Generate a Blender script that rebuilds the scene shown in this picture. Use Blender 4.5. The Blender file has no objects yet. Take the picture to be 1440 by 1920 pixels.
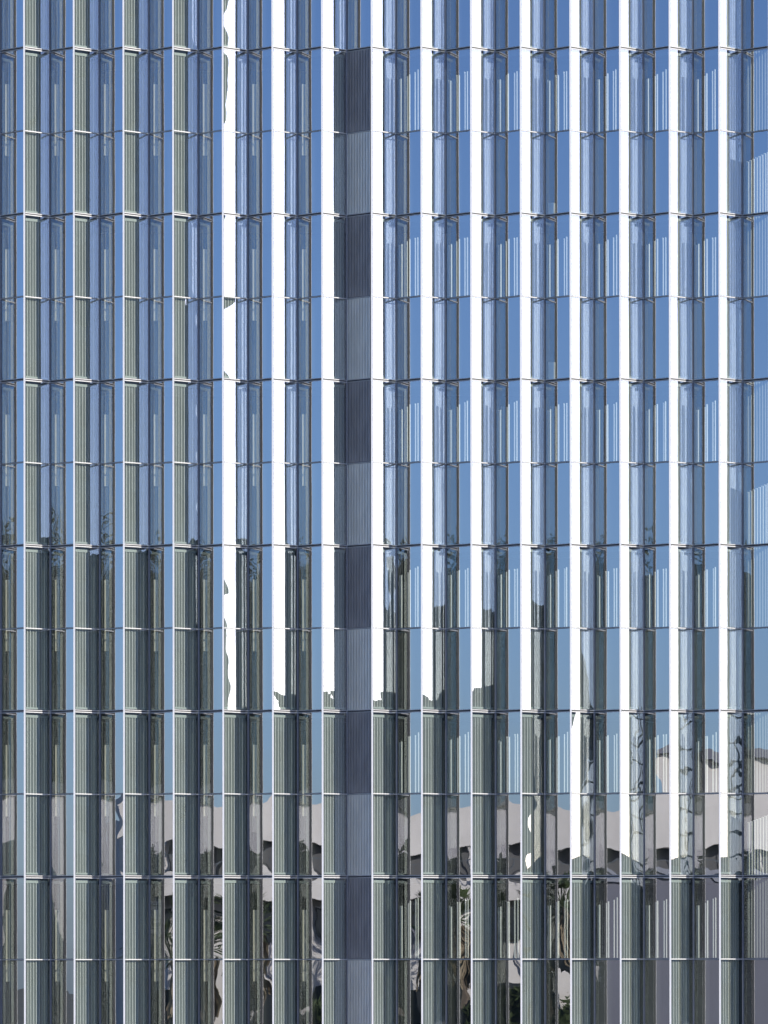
import bpy, bmesh, math, random
from mathutils import Vector
R = math.radians
scene = bpy.context.scene

# ------------------------------------------------------------------ camera
CAM_Z = 3.34
cam = bpy.data.cameras.new('camera'); camo = bpy.data.objects.new('camera', cam)
scene.collection.objects.link(camo); scene.camera = camo
camo.location = (0, -115, CAM_Z)
camo.rotation_mode = 'XYZ'
camo.rotation_euler = (R(90), R(0.05), 0)
cam.sensor_fit = 'VERTICAL'; cam.sensor_height = 36.0; cam.sensor_width = 27.0
cam.lens = 8935.5 / 1920 * 36
cam.shift_x = -25 / 1920
cam.shift_y = (1850 - 960) / 1920
cam.clip_start = 1.0; cam.clip_end = 8000

# ------------------------------------------------------------------ light
SUN_AZ, SUN_EL = 67.0, 21.0          # azimuth to the right of the facade's outward normal (-Y)
w = bpy.data.worlds.new('World'); scene.world = w; w.use_nodes = True
wn = w.node_tree.nodes; wl = w.node_tree.links; bg = wn['Background']
sky = wn.new('ShaderNodeTexSky'); sky.sky_type = 'NISHITA'; sky.sun_disc = False
sky.sun_elevation = R(SUN_EL); sky.sun_rotation = R(180 - SUN_AZ)
sky.altitude = 1500; sky.air_density = 1.0; sky.dust_density = 3.3; sky.ozone_density = 5.0
wb = wn.new('ShaderNodeMix'); wb.data_type = 'RGBA'; wb.blend_type = 'MULTIPLY'; wb.inputs[0].default_value = 1.0
wb.inputs[7].default_value = (1.02, 1.0, 1.13, 1)       # cool white balance of the daylight
wl.new(sky.outputs[0], wb.inputs[6]); wl.new(wb.outputs[2], bg.inputs[0]); bg.inputs[1].default_value = 0.15
sl = bpy.data.lights.new('sun', 'SUN'); sl.energy = 4.6; sl.angle = R(0.5); sl.color = (1.0, 0.95, 0.88)
so = bpy.data.objects.new('sun', sl); scene.collection.objects.link(so)
az, el = R(SUN_AZ), R(SUN_EL)
sdir = Vector((math.sin(az) * math.cos(el), -math.cos(az) * math.cos(el), math.sin(el)))
so.rotation_euler = sdir.to_track_quat('Z', 'Y').to_euler(); so.location = (60, -60, 80)
scene.view_settings.view_transform = 'Standard'; scene.view_settings.look = 'None'
scene.view_settings.exposure = 0.32; scene.view_settings.gamma = 1.0
scene.render.engine = 'CYCLES'
cy = scene.cycles
cy.max_bounces = 14; cy.glossy_bounces = 8; cy.transparent_max_bounces = 12; cy.transmission_bounces = 4
cy.diffuse_bounces = 3; cy.sample_clamp_indirect = 6.0; cy.use_denoising = True
cy.caustics_reflective = False; cy.caustics_refractive = False

# ------------------------------------------------------------------ materials
def mat(name):
    m = bpy.data.materials.new(name); m.use_nodes = True
    return m, m.node_tree.nodes, m.node_tree.links, m.node_tree.nodes['Principled BSDF']

def plain(name, col, rough=0.6, metal=0.0, var=0.0, scale=3.0, stretch=(1, 1, 1), bump=0.0, spec=0.5):
    m, n, l, p = mat(name)
    p.inputs['Base Color'].default_value = (*col, 1); p.inputs['Roughness'].default_value = rough
    p.inputs['Metallic'].default_value = metal
    p.inputs['Specular IOR Level'].default_value = spec
    if var or bump:
        tc = n.new('ShaderNodeTexCoord'); mp = n.new('ShaderNodeMapping'); mp.inputs['Scale'].default_value = stretch
        nz = n.new('ShaderNodeTexNoise'); nz.inputs['Scale'].default_value = scale; nz.inputs['Detail'].default_value = 5
        l.new(tc.outputs['Object'], mp.inputs[0]); l.new(mp.outputs[0], nz.inputs['Vector'])
        if var:
            mr = n.new('ShaderNodeMapRange'); mr.inputs[1].default_value = 0.25; mr.inputs[2].default_value = 0.75
            mr.inputs[3].default_value = 1 - var; mr.inputs[4].default_value = 1 + var
            mx = n.new('ShaderNodeMix'); mx.data_type = 'RGBA'; mx.blend_type = 'MULTIPLY'; mx.inputs[0].default_value = 1
            mx.inputs[6].default_value = (*col, 1)
            l.new(nz.outputs[0], mr.inputs[0]); l.new(mr.outputs[0], mx.inputs[7]); l.new(mx.outputs[2], p.inputs['Base Color'])
        if bump:
            b = n.new('ShaderNodeBump'); b.inputs['Strength'].default_value = bump; b.inputs['Distance'].default_value = 0.02
            l.new(nz.outputs[0], b.inputs['Height']); l.new(b.outputs[0], p.inputs['Normal'])
    return m

def glass(name, tint, refl, base_r):
    """solar-coated facade glass: clear body, metallic reflective coat, Fresnel rise, faint dirt"""
    m = bpy.data.materials.new(name); m.use_nodes = True
    n = m.node_tree.nodes; l = m.node_tree.links; n.clear()
    out = n.new('ShaderNodeOutputMaterial'); mix = n.new('ShaderNodeMixShader')
    tr = n.new('ShaderNodeBsdfTransparent'); tr.inputs[0].default_value = (*tint, 1)
    gl = n.new('ShaderNodeBsdfGlossy'); gl.inputs['Color'].default_value = (*refl, 1); gl.inputs['Roughness'].default_value = 0.0
    lw = n.new('ShaderNodeLayerWeight'); lw.inputs['Blend'].default_value = 0.5
    mr = n.new('ShaderNodeMapRange'); mr.inputs[3].default_value = base_r; mr.inputs[4].default_value = 0.97
    pw = n.new('ShaderNodeMath'); pw.operation = 'POWER'; pw.inputs[1].default_value = 2.2
    l.new(lw.outputs['Facing'], pw.inputs[0]); l.new(pw.outputs[0], mr.inputs[0])
    df = n.new('ShaderNodeBsdfDiffuse'); df.inputs[0].default_value = (0.5, 0.52, 0.5, 1)
    tc = n.new('ShaderNodeTexCoord'); mp = n.new('ShaderNodeMapping'); mp.inputs['Scale'].default_value = (3, 3, 0.5)
    nz = n.new('ShaderNodeTexNoise'); nz.inputs['Scale'].default_value = 1.6; nz.inputs['Detail'].default_value = 6
    l.new(tc.outputs['Object'], mp.inputs[0]); l.new(mp.outputs[0], nz.inputs['Vector'])
    dm = n.new('ShaderNodeMapRange'); dm.inputs[1].default_value = 0.4; dm.inputs[2].default_value = 0.8
    dm.inputs[3].default_value = 0.004; dm.inputs[4].default_value = 0.03
    l.new(nz.outputs[0], dm.inputs[0])
    m2 = n.new('ShaderNodeMixShader')
    l.new(mr.outputs[0], mix.inputs[0]); l.new(tr.outputs[0], mix.inputs[1]); l.new(gl.outputs[0], mix.inputs[2])
    l.new(dm.outputs[0], m2.inputs[0]); l.new(mix.outputs[0], m2.inputs[1]); l.new(df.outputs[0], m2.inputs[2])
    l.new(m2.outputs[0], out.inputs[0])
    return m

M = {}
M['glass'] = glass('coated_glass', (0.90, 0.94, 0.905), (0.93, 0.95, 1.0), 0.36)
M['alu'] = plain('pale_aluminium', (0.50, 0.495, 0.48), 0.45, 0.0, var=0.06, scale=8)
M['alu_nose'] = plain('white_aluminium', (0.86, 0.85, 0.83), 0.4, 0.0, var=0.04, scale=8)
M['alu_dark'] = plain('grey_aluminium', (0.16, 0.17, 0.20), 0.4, 0.3, var=0.1, scale=6)
M['gasket_rib_shade'] = plain('black_gasket_rib_shade', (0.012, 0.013, 0.016), 0.6)
M['screen'] = plain('ribbed_sage_screen', (0.44, 0.46, 0.40), 0.6, var=0.14, scale=2.5, stretch=(1, 1, 0.35))
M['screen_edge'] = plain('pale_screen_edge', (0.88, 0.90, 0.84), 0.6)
M['screen_rail'] = plain('sage_rail', (0.6, 0.66, 0.62), 0.5)
M['slat'] = plain('cream_slat', (0.86, 0.88, 0.82), 0.6)
M['sun_patch_lid'] = plain('tan_sun_patch_and_lid', (0.66, 0.62, 0.50), 0.7, var=0.08)
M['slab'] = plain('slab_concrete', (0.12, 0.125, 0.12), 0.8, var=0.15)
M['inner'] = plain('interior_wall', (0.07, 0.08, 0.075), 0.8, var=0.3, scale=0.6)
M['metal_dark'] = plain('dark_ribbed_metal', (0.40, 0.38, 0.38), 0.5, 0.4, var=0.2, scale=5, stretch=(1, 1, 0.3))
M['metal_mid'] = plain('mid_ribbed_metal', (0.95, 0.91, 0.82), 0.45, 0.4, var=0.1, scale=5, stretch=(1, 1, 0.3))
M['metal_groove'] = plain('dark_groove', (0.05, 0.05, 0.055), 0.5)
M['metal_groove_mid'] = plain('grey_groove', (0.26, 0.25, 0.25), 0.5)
M['plinth'] = plain('plinth_stone', (0.25, 0.25, 0.25), 0.7, var=0.15)
M['white'] = plain('white_render', (0.62, 0.59, 0.545), 0.75, var=0.08, scale=0.5)
M['lav'] = plain('pale_stone', (0.58, 0.54, 0.52), 0.7, var=0.06, scale=0.5)
M['shade'] = plain('dark_recess_shade_and_roof', (0.04, 0.04, 0.042), 0.5)
M['tinted'] = plain('dark_window', (0.03, 0.035, 0.04), 0.12)
M['slate'] = plain('slate_cladding', (0.12, 0.125, 0.16), 0.6, var=0.08, scale=0.5)
M['dark_block'] = plain('dark_green_cladding', (0.030, 0.040, 0.040), 0.6, var=0.2, scale=0.2)
M['tower'] = plain('pale_tower_wall', (0.22, 0.27, 0.27), 0.6, var=0.08, scale=0.3)
M['tower_win'] = plain('tower_window', (0.13, 0.17, 0.18), 0.4)
M['steel'] = plain('painted_steel', (0.03, 0.045, 0.06), 0.5)
M['leaf'] = plain('leaf_green', (0.06, 0.085, 0.03), 0.6, var=0.5, scale=1.5)
M['leaf_dark'] = plain('leaf_dark', (0.03, 0.045, 0.028), 0.6, var=0.5, scale=1.0)
M['thatch'] = plain('dry_palm_skirt', (0.24, 0.19, 0.12), 0.9, var=0.4, scale=4)
M['bark'] = plain('bark', (0.14, 0.11, 0.08), 0.9, var=0.3, scale=5)
M['asphalt'] = plain('asphalt', (0.05, 0.05, 0.052), 0.9, var=0.2, scale=2)
M['paving'] = plain('paving', (0.32, 0.30, 0.28), 0.85, var=0.15, scale=1.2)
M['earth'] = plain('dry_ground', (0.16, 0.15, 0.11), 0.95, var=0.3, scale=0.05)

# ------------------------------------------------------------------ mesh helpers
class MB:
    def __init__(s): s.v = []; s.f = []; s.m = []; s.mi = 0
    def quad(s, a, b, c, d):
        k = len(s.v); s.v += [a, b, c, d]; s.f.append((k, k+1, k+2, k+3)); s.m.append(s.mi)
    def prism(s, poly, z0, z1):
        """poly: list of (x,y) counter-clockwise seen from above"""
        k = len(s.v); n = len(poly)
        s.v += [(x, y, z0) for x, y in poly] + [(x, y, z1) for x, y in poly]
        for i in range(n):
            j = (i+1) % n; s.f.append((k+i, k+j, k+n+j, k+n+i)); s.m.append(s.mi)
        s.f.append(tuple(k+n+i for i in range(n))); s.m.append(s.mi)
        s.f.append(tuple(k+i for i in reversed(range(n)))); s.m.append(s.mi)
    def box(s, x0, x1, y0, y1, z0, z1): s.prism([(x0, y0), (x1, y0), (x1, y1), (x0, y1)], z0, z1)
    def tube(s, pts, rad, n=6):
        k0 = len(s.v)
        for i, p in enumerate(pts):
            p = Vector(p); d = (Vector(pts[min(i+1, len(pts)-1)]) - Vector(pts[max(i-1, 0)])).normalized()
            a = d.orthogonal().normalized(); b = d.cross(a); r = rad[i] if isinstance(rad, (list, tuple)) else rad
            for j in range(n):
                t = 2*math.pi*j/n; q = p + a*math.cos(t)*r + b*math.sin(t)*r; s.v.append(tuple(q))
        for i in range(len(pts)-1):
            for j in range(n):
                a = k0+i*n+j; b = k0+i*n+(j+1) % n; s.f.append((a, b, b+n, a+n)); s.m.append(s.mi)
        s.f.append(tuple(k0+j for j in range(n))); s.m.append(s.mi)
        s.f.append(tuple(k0+(len(pts)-1)*n+j for j in reversed(range(n)))); s.m.append(s.mi)
    def mesh(s, name, mats, smooth=False):
        me = bpy.data.meshes.new(name); me.from_pydata(s.v, [], s.f)
        for m in (mats if isinstance(mats, (list, tuple)) else [mats]): me.materials.append(m)
        if len(me.materials) > 1: me.polygons.foreach_set('material_index', s.m)
        if smooth: me.polygons.foreach_set('use_smooth', [True]*len(me.polygons))
        me.update(); return me
    def build(s, name, mats, parent=None, loc=(0, 0, 0), smooth=False):
        return link(name, s.mesh(name, mats, smooth), parent, loc)

def link(name, me, parent=None, loc=(0, 0, 0)):
    o = bpy.data.objects.new(name, me); scene.collection.objects.link(o); o.location = loc
    if parent: o.parent = parent
    return o
def empty(name, loc, label=None, cat=None, group=None):
    o = bpy.data.objects.new(name, None); scene.collection.objects.link(o); o.location = loc
    return tag(o, label, cat, group)
def tag(o, label=None, cat=None, group=None, kind=None):
    if label: o['label'] = label
    if cat: o['category'] = cat
    if group: o['group'] = group
    if kind: o['kind'] = kind
    return o

# ------------------------------------------------------------------ ground, street
g = MB(); g.quad((-3000, -3000, 0), (3000, -3000, 0), (3000, 3000, 0), (-3000, 3000, 0))
tag(g.build('ground', M['earth']), kind='structure')
g = MB(); g.box(-160, 160, -9, 30, 0.0, 0.15); tag(g.build('pavement', M['paving']), kind='structure')
g = MB(); g.quad((-400, -24, 0.008), (400, -24, 0.008), (400, -9, 0.008), (-400, -9, 0.008))
tag(g.build('road', M['asphalt']), kind='structure')

# ------------------------------------------------------------------ the folded glass tower
P = 93.08 / 77.7                     # bay pitch
W = P / 2; D = 0.777 * W             # facet half-width, fold depth
L = math.hypot(W, D); CA, SA = W / L, D / L
X0 = (697.7 - 745) / 77.7            # ridge beside the ribbed metal column
ROW = 155.45 / 77.7                  # half storey
NROW = 16; K0, K1 = -10, 11
ZTOP = NROW * ROW
def pt(side, u, v, z):
    """side +1: facet right of the ridge, -1: left. u metres from ridge along facet, v metres outward"""
    return (side * (u * CA + v * SA), u * SA - v * CA, z)

def quadpts(side, u0, u1, v0, v1):
    """plan polygon, counter-clockwise"""
    p = [pt(side, u0, v0, 0)[:2], pt(side, u0, v1, 0)[:2], pt(side, u1, v1, 0)[:2], pt(side, u1, v0, 0)[:2]]
    a = sum(p[i][0]*p[(i+1) % 4][1] - p[(i+1) % 4][0]*p[i][1] for i in range(4))
    return p if a > 0 else p[::-1]

def pane_mesh(side, seed, heavy_top):
    rnd = random.Random(seed)
    u0, u1, h0, h1 = 0.012, L - 0.012, 0.02, ROW - 0.02
    nu, nz = 8, 24
    amp = rnd.choice([0.25, 0.4, 0.55, 0.8])
    a = rnd.gauss(0, .00050) * amp; b = rnd.gauss(0, .00060) * amp; c = rnd.gauss(0, .00035) * amp
    d = rnd.gauss(0, .00040) * amp; ph = [rnd.uniform(0, 6.28) for _ in range(5)]
    tu = rnd.gauss(0, .0008); tz = rnd.gauss(0, .0012)
    e1 = rnd.gauss(0, .00010); e2 = rnd.gauss(0, .00004)
    mb = MB()
    for j in range(nz+1):
        for i in range(nu+1):
            s = 2*i/nu - 1; t = 2*j/nz - 1
            v = a*(1-s*s)*(1-t**4) + b*s*t + c*(s**3) + d*t*t*s + tu*s*.3 + tz*t*.6
            v += e1*math.sin(5.5*t + 2*s + ph[0]) + e2*math.sin(9*t - 3*s + ph[1]) + 0.00002*math.sin(19*t + 5*s + ph[2])
            edge = math.exp(-((1-abs(t))/.10)**2)
            v += .00016 * edge * math.sin(3*s + ph[3])
            mb.v.append(pt(side, u0+(u1-u0)*i/nu, v, h0+(h1-h0)*j/nz))
    for j in range(nz):
        for i in range(nu):
            k = j*(nu+1)+i
            f = (k, k+1, k+nu+2, k+nu+1)
            mb.f.append(f if side > 0 else f[::-1]); mb.m.append(0)
    return mb.mesh('glass_pane', M['glass'], smooth=True)

# shared part meshes ------------------------------------------------
def both(mb, u0, u1, v0, v1, z0, z1):
    for s in (1, -1): mb.prism(quadpts(s, u0, u1, v0, v1), z0, z1)
def vee(mb, v0, v1, z0, z1, u_end=None):
    """bar that follows the fold on both sides of one ridge, mitred at ridge and valley"""
    def line(v):
        yr = -v / CA                                   # offset line meets the ridge axis
        yv = D - v / CA
        return (0, yr), yv
    (x, yr0), yv0 = line(v0); (x, yr1), yv1 = line(v1)
    mb.prism([(-W, yv0), (-W, yv1), (0, yr1), (0, yr0)][::1], z0, z1)
    mb.prism([(0, yr0), (0, yr1), (W, yv1), (W, yv0)], z0, z1)
def light_transom():
    mb = MB(); vee(mb, -0.05, 0.010, -0.012, 0.012); return mb.mesh('transom', M['alu'])
def heavy_transom():
    mb = MB(); vee(mb, -0.05, 0.012, 0.014, 0.032); vee(mb, -0.05, 0.012, -0.036, -0.014)
    mb.mi = 1; vee(mb, -0.06, 0.004, -0.014, 0.014)
    return mb.mesh('transom', [M['alu'], M['gasket_rib_shade']])
LT, HT = light_transom(), heavy_transom()
ridge = MB()
v1 = 0.013
yn = -.022
ridge.prism([(-.012, yn), (.030, yn), (.030, yn+.006), (-.012, yn+.006)], 0, ZTOP)
ridge.mi = 1
ridge.prism([(-.010, yn+.006), (.028, yn+.006), (.036, .05), (-.016, .05)], 0, ZTOP)
RM = ridge.mesh('ridge_mullion', [M['alu_nose'], M['gasket_rib_shade']])
val = MB()
val.prism([(-.022, D-.022*D/W-.006), (0, D-.002-.012), (.022, D-.022*D/W-.006), (.022, D+.06), (-.022, D+.06)], 0, ZTOP)
VM = val.mesh('valley_mullion', M['alu_dark'])
def screen_mesh(h, ua=0.105):
    """pleated sun screen hung behind the right-hand facet"""
    mb = MB(); p = 0.0815; z0, z1 = 0.10, h - 0.13; u = ua
    while u + p < L + 0.03:
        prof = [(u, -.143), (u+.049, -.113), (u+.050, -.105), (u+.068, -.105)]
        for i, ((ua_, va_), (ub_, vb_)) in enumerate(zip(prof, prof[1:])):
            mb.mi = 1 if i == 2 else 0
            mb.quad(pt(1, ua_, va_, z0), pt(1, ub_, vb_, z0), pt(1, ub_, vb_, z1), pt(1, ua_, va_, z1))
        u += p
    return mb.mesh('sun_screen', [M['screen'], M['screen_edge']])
def rail_mesh(h):
    mb = MB(); mb.prism(quadpts(1, .09, L-.0, -.15, -.095), h-.15, h-.085)
    mb.prism(quadpts(1, .09, L-.0, -.15, -.095), .055, .10); return mb.mesh('screen_rail', M['screen_rail'])
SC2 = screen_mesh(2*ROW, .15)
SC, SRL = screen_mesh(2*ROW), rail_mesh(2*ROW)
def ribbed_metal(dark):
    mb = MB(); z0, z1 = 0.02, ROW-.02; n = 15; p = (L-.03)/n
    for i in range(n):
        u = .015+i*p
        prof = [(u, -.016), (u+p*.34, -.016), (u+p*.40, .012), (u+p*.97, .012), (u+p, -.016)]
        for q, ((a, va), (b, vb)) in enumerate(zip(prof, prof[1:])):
            mb.mi = (1, 0, 0, 2)[q]  # darker grooves and black valley-side flanks paint in the shade between ribs
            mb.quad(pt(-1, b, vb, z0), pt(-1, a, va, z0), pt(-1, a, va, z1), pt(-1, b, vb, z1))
    return mb.mesh('ribbed_panel', [M['metal_dark' if dark else 'metal_mid'], M['metal_groove' if dark else 'metal_groove_mid'], M['gasket_rib_shade']])
RD, RL_ = ribbed_metal(True), ribbed_metal(False)
def turned(mb, u, v, half, z0, z1, turn=25, th=.008):
    """a vertical louvre, also the sun patch panel, behind the left facet, its face turned towards the street and the sun"""
    x, y, _ = pt(-1, u, v, 0); t = R(turn); tx, ty = math.cos(t)*half, math.sin(t)*half; nx, ny = -math.sin(t)*th, math.cos(t)*th
    mb.prism([(x-tx, y-ty), (x+tx, y+ty), (x+tx+nx, y+ty+ny), (x-tx+nx, y-ty+ny)], z0, z1)
def slats_mesh(seed):
    rnd = random.Random(seed); mb = MB()
    for fr, top in ((.10, .72), (.185, .70), (.42, .63), (.51, .61), (.73, .56), (.83, .54)):  # tops stop at the shadow line; shade built into the slat shape
        turned(mb, L*(1-fr-rnd.uniform(-.015, .015)), -.035, .017, .03, ROW-top+rnd.uniform(-.03, .03), 25+rnd.uniform(-12, 10))
    return mb.mesh('sunlit_slat_parts', M['slat'])
SLM = [slats_mesh(i) for i in range(7)]
mb = MB(); mb.box(-.008, .012, .052, .125, .09, 2*ROW-.10); FIN = mb.mesh('inner_fin', M['screen_edge'])
def sun_patch_mesh():
    mb = MB(); turned(mb, L*.82, -.085, .05, 2*ROW-2.53, 2*ROW-.80, 20)  # stands in for a sun patch inside; the lit area is built as a panel
    return mb.mesh('sun_patch_board', M['sun_patch_lid'])
BM = sun_patch_mesh()
def sunlit_blind_part():
    mb = MB(); u = .06
    while u < L-.05:
        turned(mb, u, -.06, .033, .03, 1.50-.30*u, 25); u += .082  # sloping tops follow a cast shadow edge, built in as shape
    return mb.mesh('sunlit_blind_part', M['slat'])
HB = sunlit_blind_part()
def full_blind():
    mb = MB(); u = .06
    while u < L-.05:
        turned(mb, u, -.06, .022, .03, ROW-.05, 10); u += .082
    return mb.mesh('vertical_blind', M['screen'])
FB = full_blind()

tower = empty('office_tower', (0, 0, 0), 'tall office block clad in a zigzag of blue mirror glass folds with white fins', 'building')
rnd = random.Random(4)
for k in range(K0, K1+1):
    xr = X0 + k*P
    bay = empty('facade_bay', (xr, 0, 0)); bay.parent = tower
    if k == 0: bay['label'] = 'bay with the full height column of grey ribbed metal panels'
    link('ridge_mullion', RM, bay); link('valley_mullion', VM, bay, (W, 0, 0))
    for r in range(NROW):
        z = r*ROW
        link('transom', HT if r % 2 == 1 else LT, bay, (0, 0, z))
        link('glass_pane', pane_mesh(1, rnd.random(), 0), bay, (0, 0, z))
        metal = (k == 0 and r < 13)
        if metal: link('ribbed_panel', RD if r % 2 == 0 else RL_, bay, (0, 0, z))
        else: link('glass_pane', pane_mesh(-1, rnd.random(), 0), bay, (0, 0, z))
        up = (r % 2 == 0)                    # upper half of a storey (storeys start on odd rows)
        if not metal:
            if k >= 8:
                if up: link('vertical_blind', FB, bay, (0, 0, z))
                elif r in (11, 7, 3): link('sunlit_blind_part', HB, bay, (0, 0, z))
            elif k >= 1 and up:
                link('sunlit_slat_parts', SLM[rnd.randrange(7)], bay, (0, 0, z))
    for s in range(-1, NROW-1, 2):           # storeys
        z = s*ROW
        if s < 0: continue
    for s in range(1, NROW-1, 2):
        z = s*ROW
        if k < 8:
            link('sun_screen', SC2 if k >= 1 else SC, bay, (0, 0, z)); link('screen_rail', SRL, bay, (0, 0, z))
        if k < 1: link('inner_fin', FIN, bay, (0, 0, z))
        if k < 0: link('sun_patch_board', BM, bay, (0, 0, z))
    mb = MB()                                 # ground row: short screen
    link('transom', LT, bay, (0, 0, ZTOP))

xl, xh = X0+K0*P-W, X0+K1*P+W
for r in range(1, NROW+1, 2):
    mb = MB(); z = r*ROW
    for k in range(K0, K1+1):
        xr = X0+k*P; y0 = .14/CA
        mb.prism([(xr-W, D+y0), (xr, y0), (xr, D+1.6), (xr-W, D+1.6)], z-.16, z+.03)
        mb.prism([(xr, y0), (xr+W, D+y0), (xr+W, D+1.6), (xr, D+1.6)], z-.16, z+.03)
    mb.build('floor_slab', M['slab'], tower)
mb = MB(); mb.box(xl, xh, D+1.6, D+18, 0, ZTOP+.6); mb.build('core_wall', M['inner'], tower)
mb = MB(); mb.box(xl-.6, xl, -.1, D+18, 0, ZTOP+.6); mb.box(xh, xh+.6, -.1, D+18, 0, ZTOP+.6); mb.build('end_wall', M['metal_mid'], tower)
mb = MB(); mb.box(xl-.3, xh+.3, .2, D+18.2, ZTOP+.6, ZTOP+1.0); mb.build('roof', M['alu_dark'], tower)
mb = MB(); vee
for k in range(K0, K1+1):
    xr = X0+k*P
    mb.prism([(xr-W, D-.05), (xr, -.05), (xr, .05), (xr-W, D+.05)], ZTOP+.02, ZTOP+1.1)
    mb.prism([(xr, -.05), (xr+W, D-.05), (xr+W, D+.05), (xr, .05)], ZTOP+.02, ZTOP+1.1)
mb.build('parapet', M['alu'], tower)

for i, (z, h, lb) in enumerate([(11*ROW+.05, .26, 'low white carton standing behind the glass, the upper of the two cartons'),
                                (9*ROW+.05, .40, 'taller white carton standing behind the glass, the lower of the two cartons')]):
    x = X0+4*P-W+.16
    t = empty('carton', (x, D-.02, z), lb, 'carton', 'cartons on the window sills')
    mb = MB(); mb.prism([(-.075, .02), (.06, -.03), (.10, .08), (-.035, .13)], 0, h); mb.build('body', M['slat'], t)
    mb = MB(); mb.prism([(-.08, .018), (.062, -.035), (.105, .082), (-.037, .135)], h, h+.012); mb.build('lid', M['sun_patch_lid'], t)

# ------------------------------------------------------------------ the street the glass mirrors
def win_grid(parent, plane, at, a0, a1, z0, z1, na, nz, fill_a, fill_z, proud, m, name='window'):
    """rows of windows standing on a wall; plane 'x' = wall facing +-x at x=at, 'y' = wall facing +-y"""
    da, dz = (a1-a0)/na, (z1-z0)/nz
    for j in range(nz):
        for i in range(na):
            ca, cz = a0+(i+.5)*da, z0+(j+.5)*dz
            mb = MB(); ha, hz = da*fill_a/2, dz*fill_z/2
            lo, hi = sorted((at, at+proud))
            if plane == 'x': mb.box(lo, hi, ca-ha, ca+ha, cz-hz, cz+hz)
            else: mb.box(ca-ha, ca+ha, lo, hi, cz-hz, cz+hz)
            mb.build(name, m, parent)

# white modern building far down the street to the left (faces +x, in full sun)
t = empty('terrace_building', (-116, -33, 0), 'long low white building with a painted shade band and dark windows, mirrored low in the left facing panes', 'building')
def loc(o): o.location = (0, 0, 0); return o
def rel(mb, ox, oy, name, m, parent, smooth=False):
    mb.v = [(x-ox, y-oy, z) for x, y, z in mb.v]; return mb.build(name, m, parent, smooth=smooth)
def curved_band(x, ya, yb, z0, z1, thick, wave, n=40):
    mb = MB()
    for i in range(n):
        a = ya+(yb-ya)*i/n; b = ya+(yb-ya)*(i+1)/n
        xa = x+wave*math.sin(a*.45); xb = x+wave*math.sin(b*.45)
        lo, hi = (a, b) if a < b else (b, a)
        xlo, xhi = (xa, xb) if a < b else (xb, xa)
        mb.prism([(xlo-thick, lo), (xlo, lo), (xhi, hi), (xhi-thick, hi)][::1], z0, z1)
    return mb
YA, YB = -21.5, -60
rel(curved_band(-117.5, YA-1.0, YB, 0, 11.4, 10, 0.0), -116, -33, 'wall', M['white'], t)
rel(curved_band(-116, YA, YB, 10.3, 12.3, 1.5, .5), -116, -33, 'roof_parapet', M['white'], t)
rel(curved_band(-117.2, YA-1.2, YB, 8.7, 10.3, .5, 0.0), -116, -33, 'gallery_shade_band', M['shade'], t)  # near-black back wall, the recess's shade painted into its colour
rel(curved_band(-115.8, YA, YB, 7.6, 8.7, 1.7, .4), -116, -33, 'balcony_front', M['white'], t)
for i in range(14):
    y = YA-1.6-i*2.6
    mb = MB(); mb.box(-117.3, -117.2+.15, y-.75, y+.75, 5.6, 7.2); rel(mb, -116, -33, 'window', M['tinted'], t)
    mb = MB(); mb.box(-117.3, -117.2+.15, y-.9, y+.9, 1.2, 3.3); rel(mb, -116, -33, 'window', M['tinted'], t)
    mb = MB(); mb.tube([(-116.9, y-1.3, 8.7), (-116.7, y-1.1, 10.3)], .07); rel(mb, -116, -33, 'gallery_post', M['white'], t)
mb = MB(); mb.prism([(-118.5, -39), (-130, -43), (-130, -62), (-118.5, -62)], 11.0, 15.2); rel(mb, -116, -33, 'roof_storey', M['white'], t)
mb = MB(); mb.prism([(-117.9, -38.7), (-130.4, -43), (-130.4, -62.4), (-117.9, -62.4)], 15.2, 15.6); rel(mb, -116, -33, 'roof', M['slate'], t)

for y in range(-58, -22, 4):
    mb = MB(); mb.box(-117.3, -117.17, y-.05, y+.05, 3.6, 8.6); rel(mb, -116, -33, 'wall_joint', M['slate'], t)
mb = MB()
for i in range(60): mb.tube([(-115.5, YA-.3-i*.62, 8.7), (-115.5, YA-.3-i*.62, 9.6)], .02, 4)
mb.tube([(-115.5, YA-.2, 9.6), (-115.5, YB, 9.6)], .035, 4); rel(mb, -116, -33, 'railing', M['steel'], t)

# slate annex standing nearer on the same side
t = empty('slate_annex', (-82, -36, 0), 'dark slate clad annex with fine ribs, mirrored at the lower right', 'building')
mb = MB(); mb.prism([(-78, -24.4), (-90, -28.4), (-90, -46), (-78, -46)], 0, 8.0); rel(mb, -82, -36, 'wall', M['slate'], t)
mb = MB(); mb.prism([(-77.8, -24.2), (-90.2, -28.3), (-90.2, -46.2), (-77.8, -46.2)], 8.0, 8.25); rel(mb, -82, -36, 'roof', M['alu_dark'], t)

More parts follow.
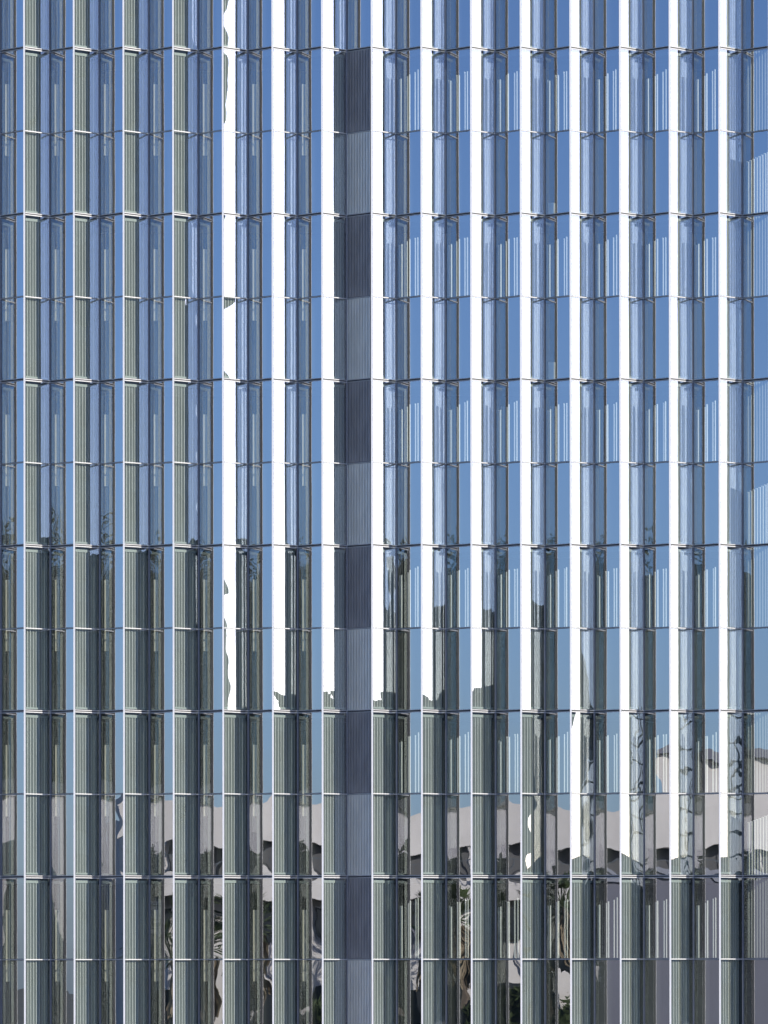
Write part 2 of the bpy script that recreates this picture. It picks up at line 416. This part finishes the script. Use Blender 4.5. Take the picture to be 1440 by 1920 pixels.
# pale low block and the tall dark one behind it, beyond the camera on the left
t = empty('stone_pavilion', (-28, -54, 0), 'pale lavender stone pavilion behind a row of cypresses, mirrored in the half panes', 'building')
mb = MB(); mb.box(-45, -28, -75, -37, 0, 9.9); rel(mb, -28, -54, 'wall', M['lav'], t)
mb = MB(); mb.box(-45.3, -27.7, -75.3, -36.7, 9.9, 10.3); rel(mb, -28, -54, 'roof', M['shade'], t)
for y in (-70, -62, -40):
    mb = MB(); mb.box(-28, -27.88, y-1.1, y+1.1, 4.0, 8.3); rel(mb, -28, -54, 'window', M['tinted'], t)
t = empty('dark_office_block', (-90, -160, 0), 'tall dark green office block behind a row of eucalyptus trees', 'building')
mb = MB(); mb.box(-112, -68, -180, -156, 0, 27.5); mb.box(-100, -88, -175, -160, 27.5, 30); rel(mb, -90, -160, 'wall', M['dark_block'], t)
win_grid(t, 'y', 4, -20, 20, 2, 26, 12, 6, .7, .5, .08, M['tinted'])

t = empty('dark_apartment_block', (130, -225, 0), 'dark stepped apartment block with teal windows, mirrored beside the valley mullions', 'building')
mb = MB(); mb.prism([(121, -219.5), (133, -245), (165, -245), (160, -219.5)], 0, 37.0); mb.prism([(115.2, -220), (126, -243), (132, -243), (121, -220)], 0, 32.5); mb.box(128, 136, -236, -224, 37, 38.6); mb.prism([(96, -221), (107, -243), (125.9, -243), (115.1, -221)], 0, 11.5)
rel(mb, 130, -225, 'wall', M['dark_block'], t)
win_grid(t, 'y', 5.52, -8, 28, 2, 35, 12, 9, .7, .5, .08, M['tinted'])

t = empty('scaffold_tower', (110, -217, 0), 'dark steel scaffold tower with ladder like rungs, mirrored in the panes at the lower right', 'scaffold')
mb = MB()
for x in (-3.2, 0, 3.2):
    for y in (-.7, .7): mb.tube([(x, y, 0), (x, y, 24)], .11)
mb.build('standards', M['steel'], t)
mb = MB(); z = 1.0; i = 0
while z < 24:
    mb.tube([(-3.2, -.7, z), (3.2, -.7, z)], .13, 4)
    z += 1.7; i += 1
mb.build('rungs', M['steel'], t)
mb = MB(); mb.box(-3.3, 3.3, -.7, .7, 7.4, 7.5); mb.box(-3.3, 0, -.7, .7, 17.4, 17.5); mb.build('platform', M['bark'], t)

# pale tower and lower blocks towards the sun
t = empty('pale_tower', (187, -63, 0), 'slender pale tower with rows of small windows in its shaded face', 'building')
mb = MB(); mb.prism([(186, -56.4), (186, -70), (204, -73), (204, -62.5)], 0, 79); mb.box(190, 199, -69, -62, 79, 82); rel(mb, 187, -63, 'wall', M['tower'], t)
win_grid(t, 'x', -1, -6.4, 6.0, 3, 77, 3, 22, .62, .55, -.1, M['tower_win'])
t = empty('teal_office_block', (200, -50, 0), 'pale teal office block of seven floors beside the slender tower', 'building')
mb = MB(); mb.prism([(190, -42.1), (190, -57.7), (212, -64), (212, -48)][::-1], 0, 21.8); rel(mb, 200, -50, 'wall', M['tower'], t)
mb = MB(); mb.prism([(190.4, -42.6), (190.4, -55), (211.6, -59.6), (211.6, -48)], 21.8, 22.2); rel(mb, 200, -50, 'roof', M['slate'], t)
win_grid(t, 'x', -10, -4.8, 7.4, 1.5, 21, 4, 6, .8, .55, -.1, M['tower_win'])
rp = random.Random(9); mb = MB()
for i in range(9):
    y = -43.4-i*1.45; mb.box(191+rp.uniform(0, 2), 194.5, y-rp.uniform(.3, .7), y, 22.2, 22.3+rp.uniform(.1, .8))
rel(mb, 200, -50, 'roof_plant', M['slate'], t)
t = empty('low_teal_block', (200, -38, 0), 'low pale block of three floors at the end of the street', 'building')
mb = MB(); mb.prism([(190, -28), (190, -41.9), (212, -47.8), (212, -33)], 0, 11.2); rel(mb, 200, -38, 'wall', M['tower'], t)
mb = MB(); mb.prism([(190.4, -28.5), (190.4, -41.5), (211.6, -47.4), (211.6, -33)], 11.2, 11.6); rel(mb, 200, -38, 'roof', M['slate'], t)
win_grid(t, 'x', -10, -3.5, 9.4, 1.2, 10.6, 4, 3, .8, .55, -.1, M['tower_win'])

# ------------------------------------------------------------------ trees and palms
def leaf_cloud(mb, c, rx, ry, rz, n, size, rnd, shell=.45):
    for _ in range(n):
        while True:
            p = Vector((rnd.uniform(-1, 1), rnd.uniform(-1, 1), rnd.uniform(-1, 1)))
            if shell < p.length < 1: break
        q = Vector((c[0]+p.x*rx, c[1]+p.y*ry, c[2]+p.z*rz))
        a = Vector((rnd.gauss(0, 1), rnd.gauss(0, 1), rnd.gauss(0, 1))).normalized(); b = a.orthogonal().normalized()
        s = size*rnd.uniform(.6, 1.4)
        mb.quad(tuple(q-a*s), tuple(q+b*s*.4), tuple(q+a*s), tuple(q-b*s*.4))
def tree(name, x, y, h, r, label, seed, leafm, cat='tree', group=None, low=.3):
    rnd = random.Random(seed); t = empty(name, (x, y, 0), label, cat, group)
    mb = MB(); mb.tube([(0, 0, 0), (.2, .1, h*.35), (0, .2, h*.7)], [.3+h*.008, .22+h*.005, .08], 8)
    blobs = []
    for i in range(11):
        a = rnd.uniform(0, 6.28); rr = r*rnd.uniform(.2, .75); z = h*rnd.uniform(low, .88)
        blobs.append((rr*math.cos(a), rr*math.sin(a), z))
        mb.tube([(0, .1, z*.6), (rr*math.cos(a)*.6, rr*math.sin(a)*.6, z*.9), blobs[-1]], [.12, .07, .03], 5)
    blobs.append((0, 0, h*.86))
    mb.build('trunk', M['bark'], t)
    mb = MB()
    for b in blobs: leaf_cloud(mb, b, r*.45, r*.45, h*.13, 420, .28, rnd)
    mb.build('crown', leafm, t)
for i, (x, y, h, lb) in enumerate([(-73.0, -147, 33.0, 'tallest dark eucalyptus before the dark office block'),
                                   (-79.0, -149, 29.5, 'second eucalyptus from the street, lower than the tallest'),
                                   (-84.5, -147, 31.5, 'eucalyptus with a broken crown behind the second one'),
                                   (-90.5, -150, 28.5, 'eucalyptus farthest from the street, lowest of the row')]):
    tree('eucalyptus_tree', x, y, h, 5.2, lb, i+3, M['leaf_dark'], group='eucalyptus trees before the dark office block')
for i, (x, y, h, lb) in enumerate([(-25.6, -41.0, 8.0, 'bushy cypress at the street corner of the stone pavilion'),
                                   (-25.2, -44.6, 8.6, 'second cypress from the street, before the stone pavilion'),
                                   (-25.7, -48.0, 7.7, 'middle cypress of the row, a little lower than its neighbours'),
                                   (-25.3, -51.6, 8.4, 'tall cypress just beyond the middle of the row'),
                                   (-25.6, -55.2, 8.0, 'cypress next to the last one at the pavilion'),
                                   (-25.2, -58.8, 8.6, 'cypress farthest from the street by the pavilion')]):
    tree('cypress_tree', x, y, h, 2.0, lb, i+20, M['leaf_dark'], group='cypresses before the stone pavilion', low=.12)
def palm(x, y, h, seed, label):
    rnd = random.Random(seed); t = empty('fan_palm', (x, y, 0), label, 'palm tree', 'palms before the terrace building')
    mb = MB(); mb.tube([(0, 0, 0), (.1, .05, h*.5), (.05, .1, h)], [.32, .24, .2], 8); mb.build('trunk', M['bark'], t)
    mb = MB()
    for _ in range(260):
        a = rnd.uniform(0, 6.28); r = rnd.uniform(.2, .6); z = h-rnd.uniform(.2, 2.6)
        mb.quad((r*math.cos(a), r*math.sin(a), z), (r*1.2*math.cos(a+.2), r*1.2*math.sin(a+.2), z-.1),
                (r*1.3*math.cos(a+.1), r*1.3*math.sin(a+.1), z-1.0), (r*math.cos(a-.05), r*math.sin(a-.05), z-.9))
    mb.build('dry_skirt', M['thatch'], t)
    mb = MB()
    for _ in range(46):
        a = rnd.uniform(0, 6.28); e = rnd.uniform(-.5, 1.3); ln = rnd.uniform(.9, 1.4)
        d = Vector((math.cos(a)*math.cos(e), math.sin(a)*math.cos(e), math.sin(e)))
        base = Vector((.05, .1, h)); tip = base+d*ln; sd = d.cross(Vector((0, 0, 1))).normalized(); up = sd.cross(d)
        for j in range(9):
            f = (j-4)/4*1.1; dd = (d*math.cos(f)+sd*math.sin(f)); q = tip+dd*.75+Vector((0, 0, -.12*abs(j-4)*.5)); n = up*.03
            mb.quad(tuple(tip), tuple(tip+dd*.3+sd*.05), tuple(q), tuple(tip+dd*.3-sd*.05))
        mb.tube([tuple(base), tuple(tip)], .02, 4)
    mb.build('crown', M['leaf'], t)
for i, (y, h, lb) in enumerate([(-24.0, 6.3, 'short palm at the corner of the terrace building'),
                                (-30.2, 6.6, 'palm in front of the middle windows of the terrace building'), (-33.4, 7.2, 'tall straight palm at the middle of the palm row'),
                                (-22.4, 5.0, 'smallest palm, past the end of the terrace building')]):
    palm(-112.3+(i % 3)*1.2, y, h, i+40, lb)
for i, (y, h, lb) in enumerate([(-25.8, 2.6, 'round shrub between the first palms'), (-31.5, 3.0, 'large shrub below the tall straight palm'), (-35.6, 2.8, 'dense shrub beside the slate annex')]):
    tree('shrub_tree', -110.0, y, h, 1.9, lb, i+60, M['leaf'], cat='shrub', group='shrubs below the palms', low=.2)
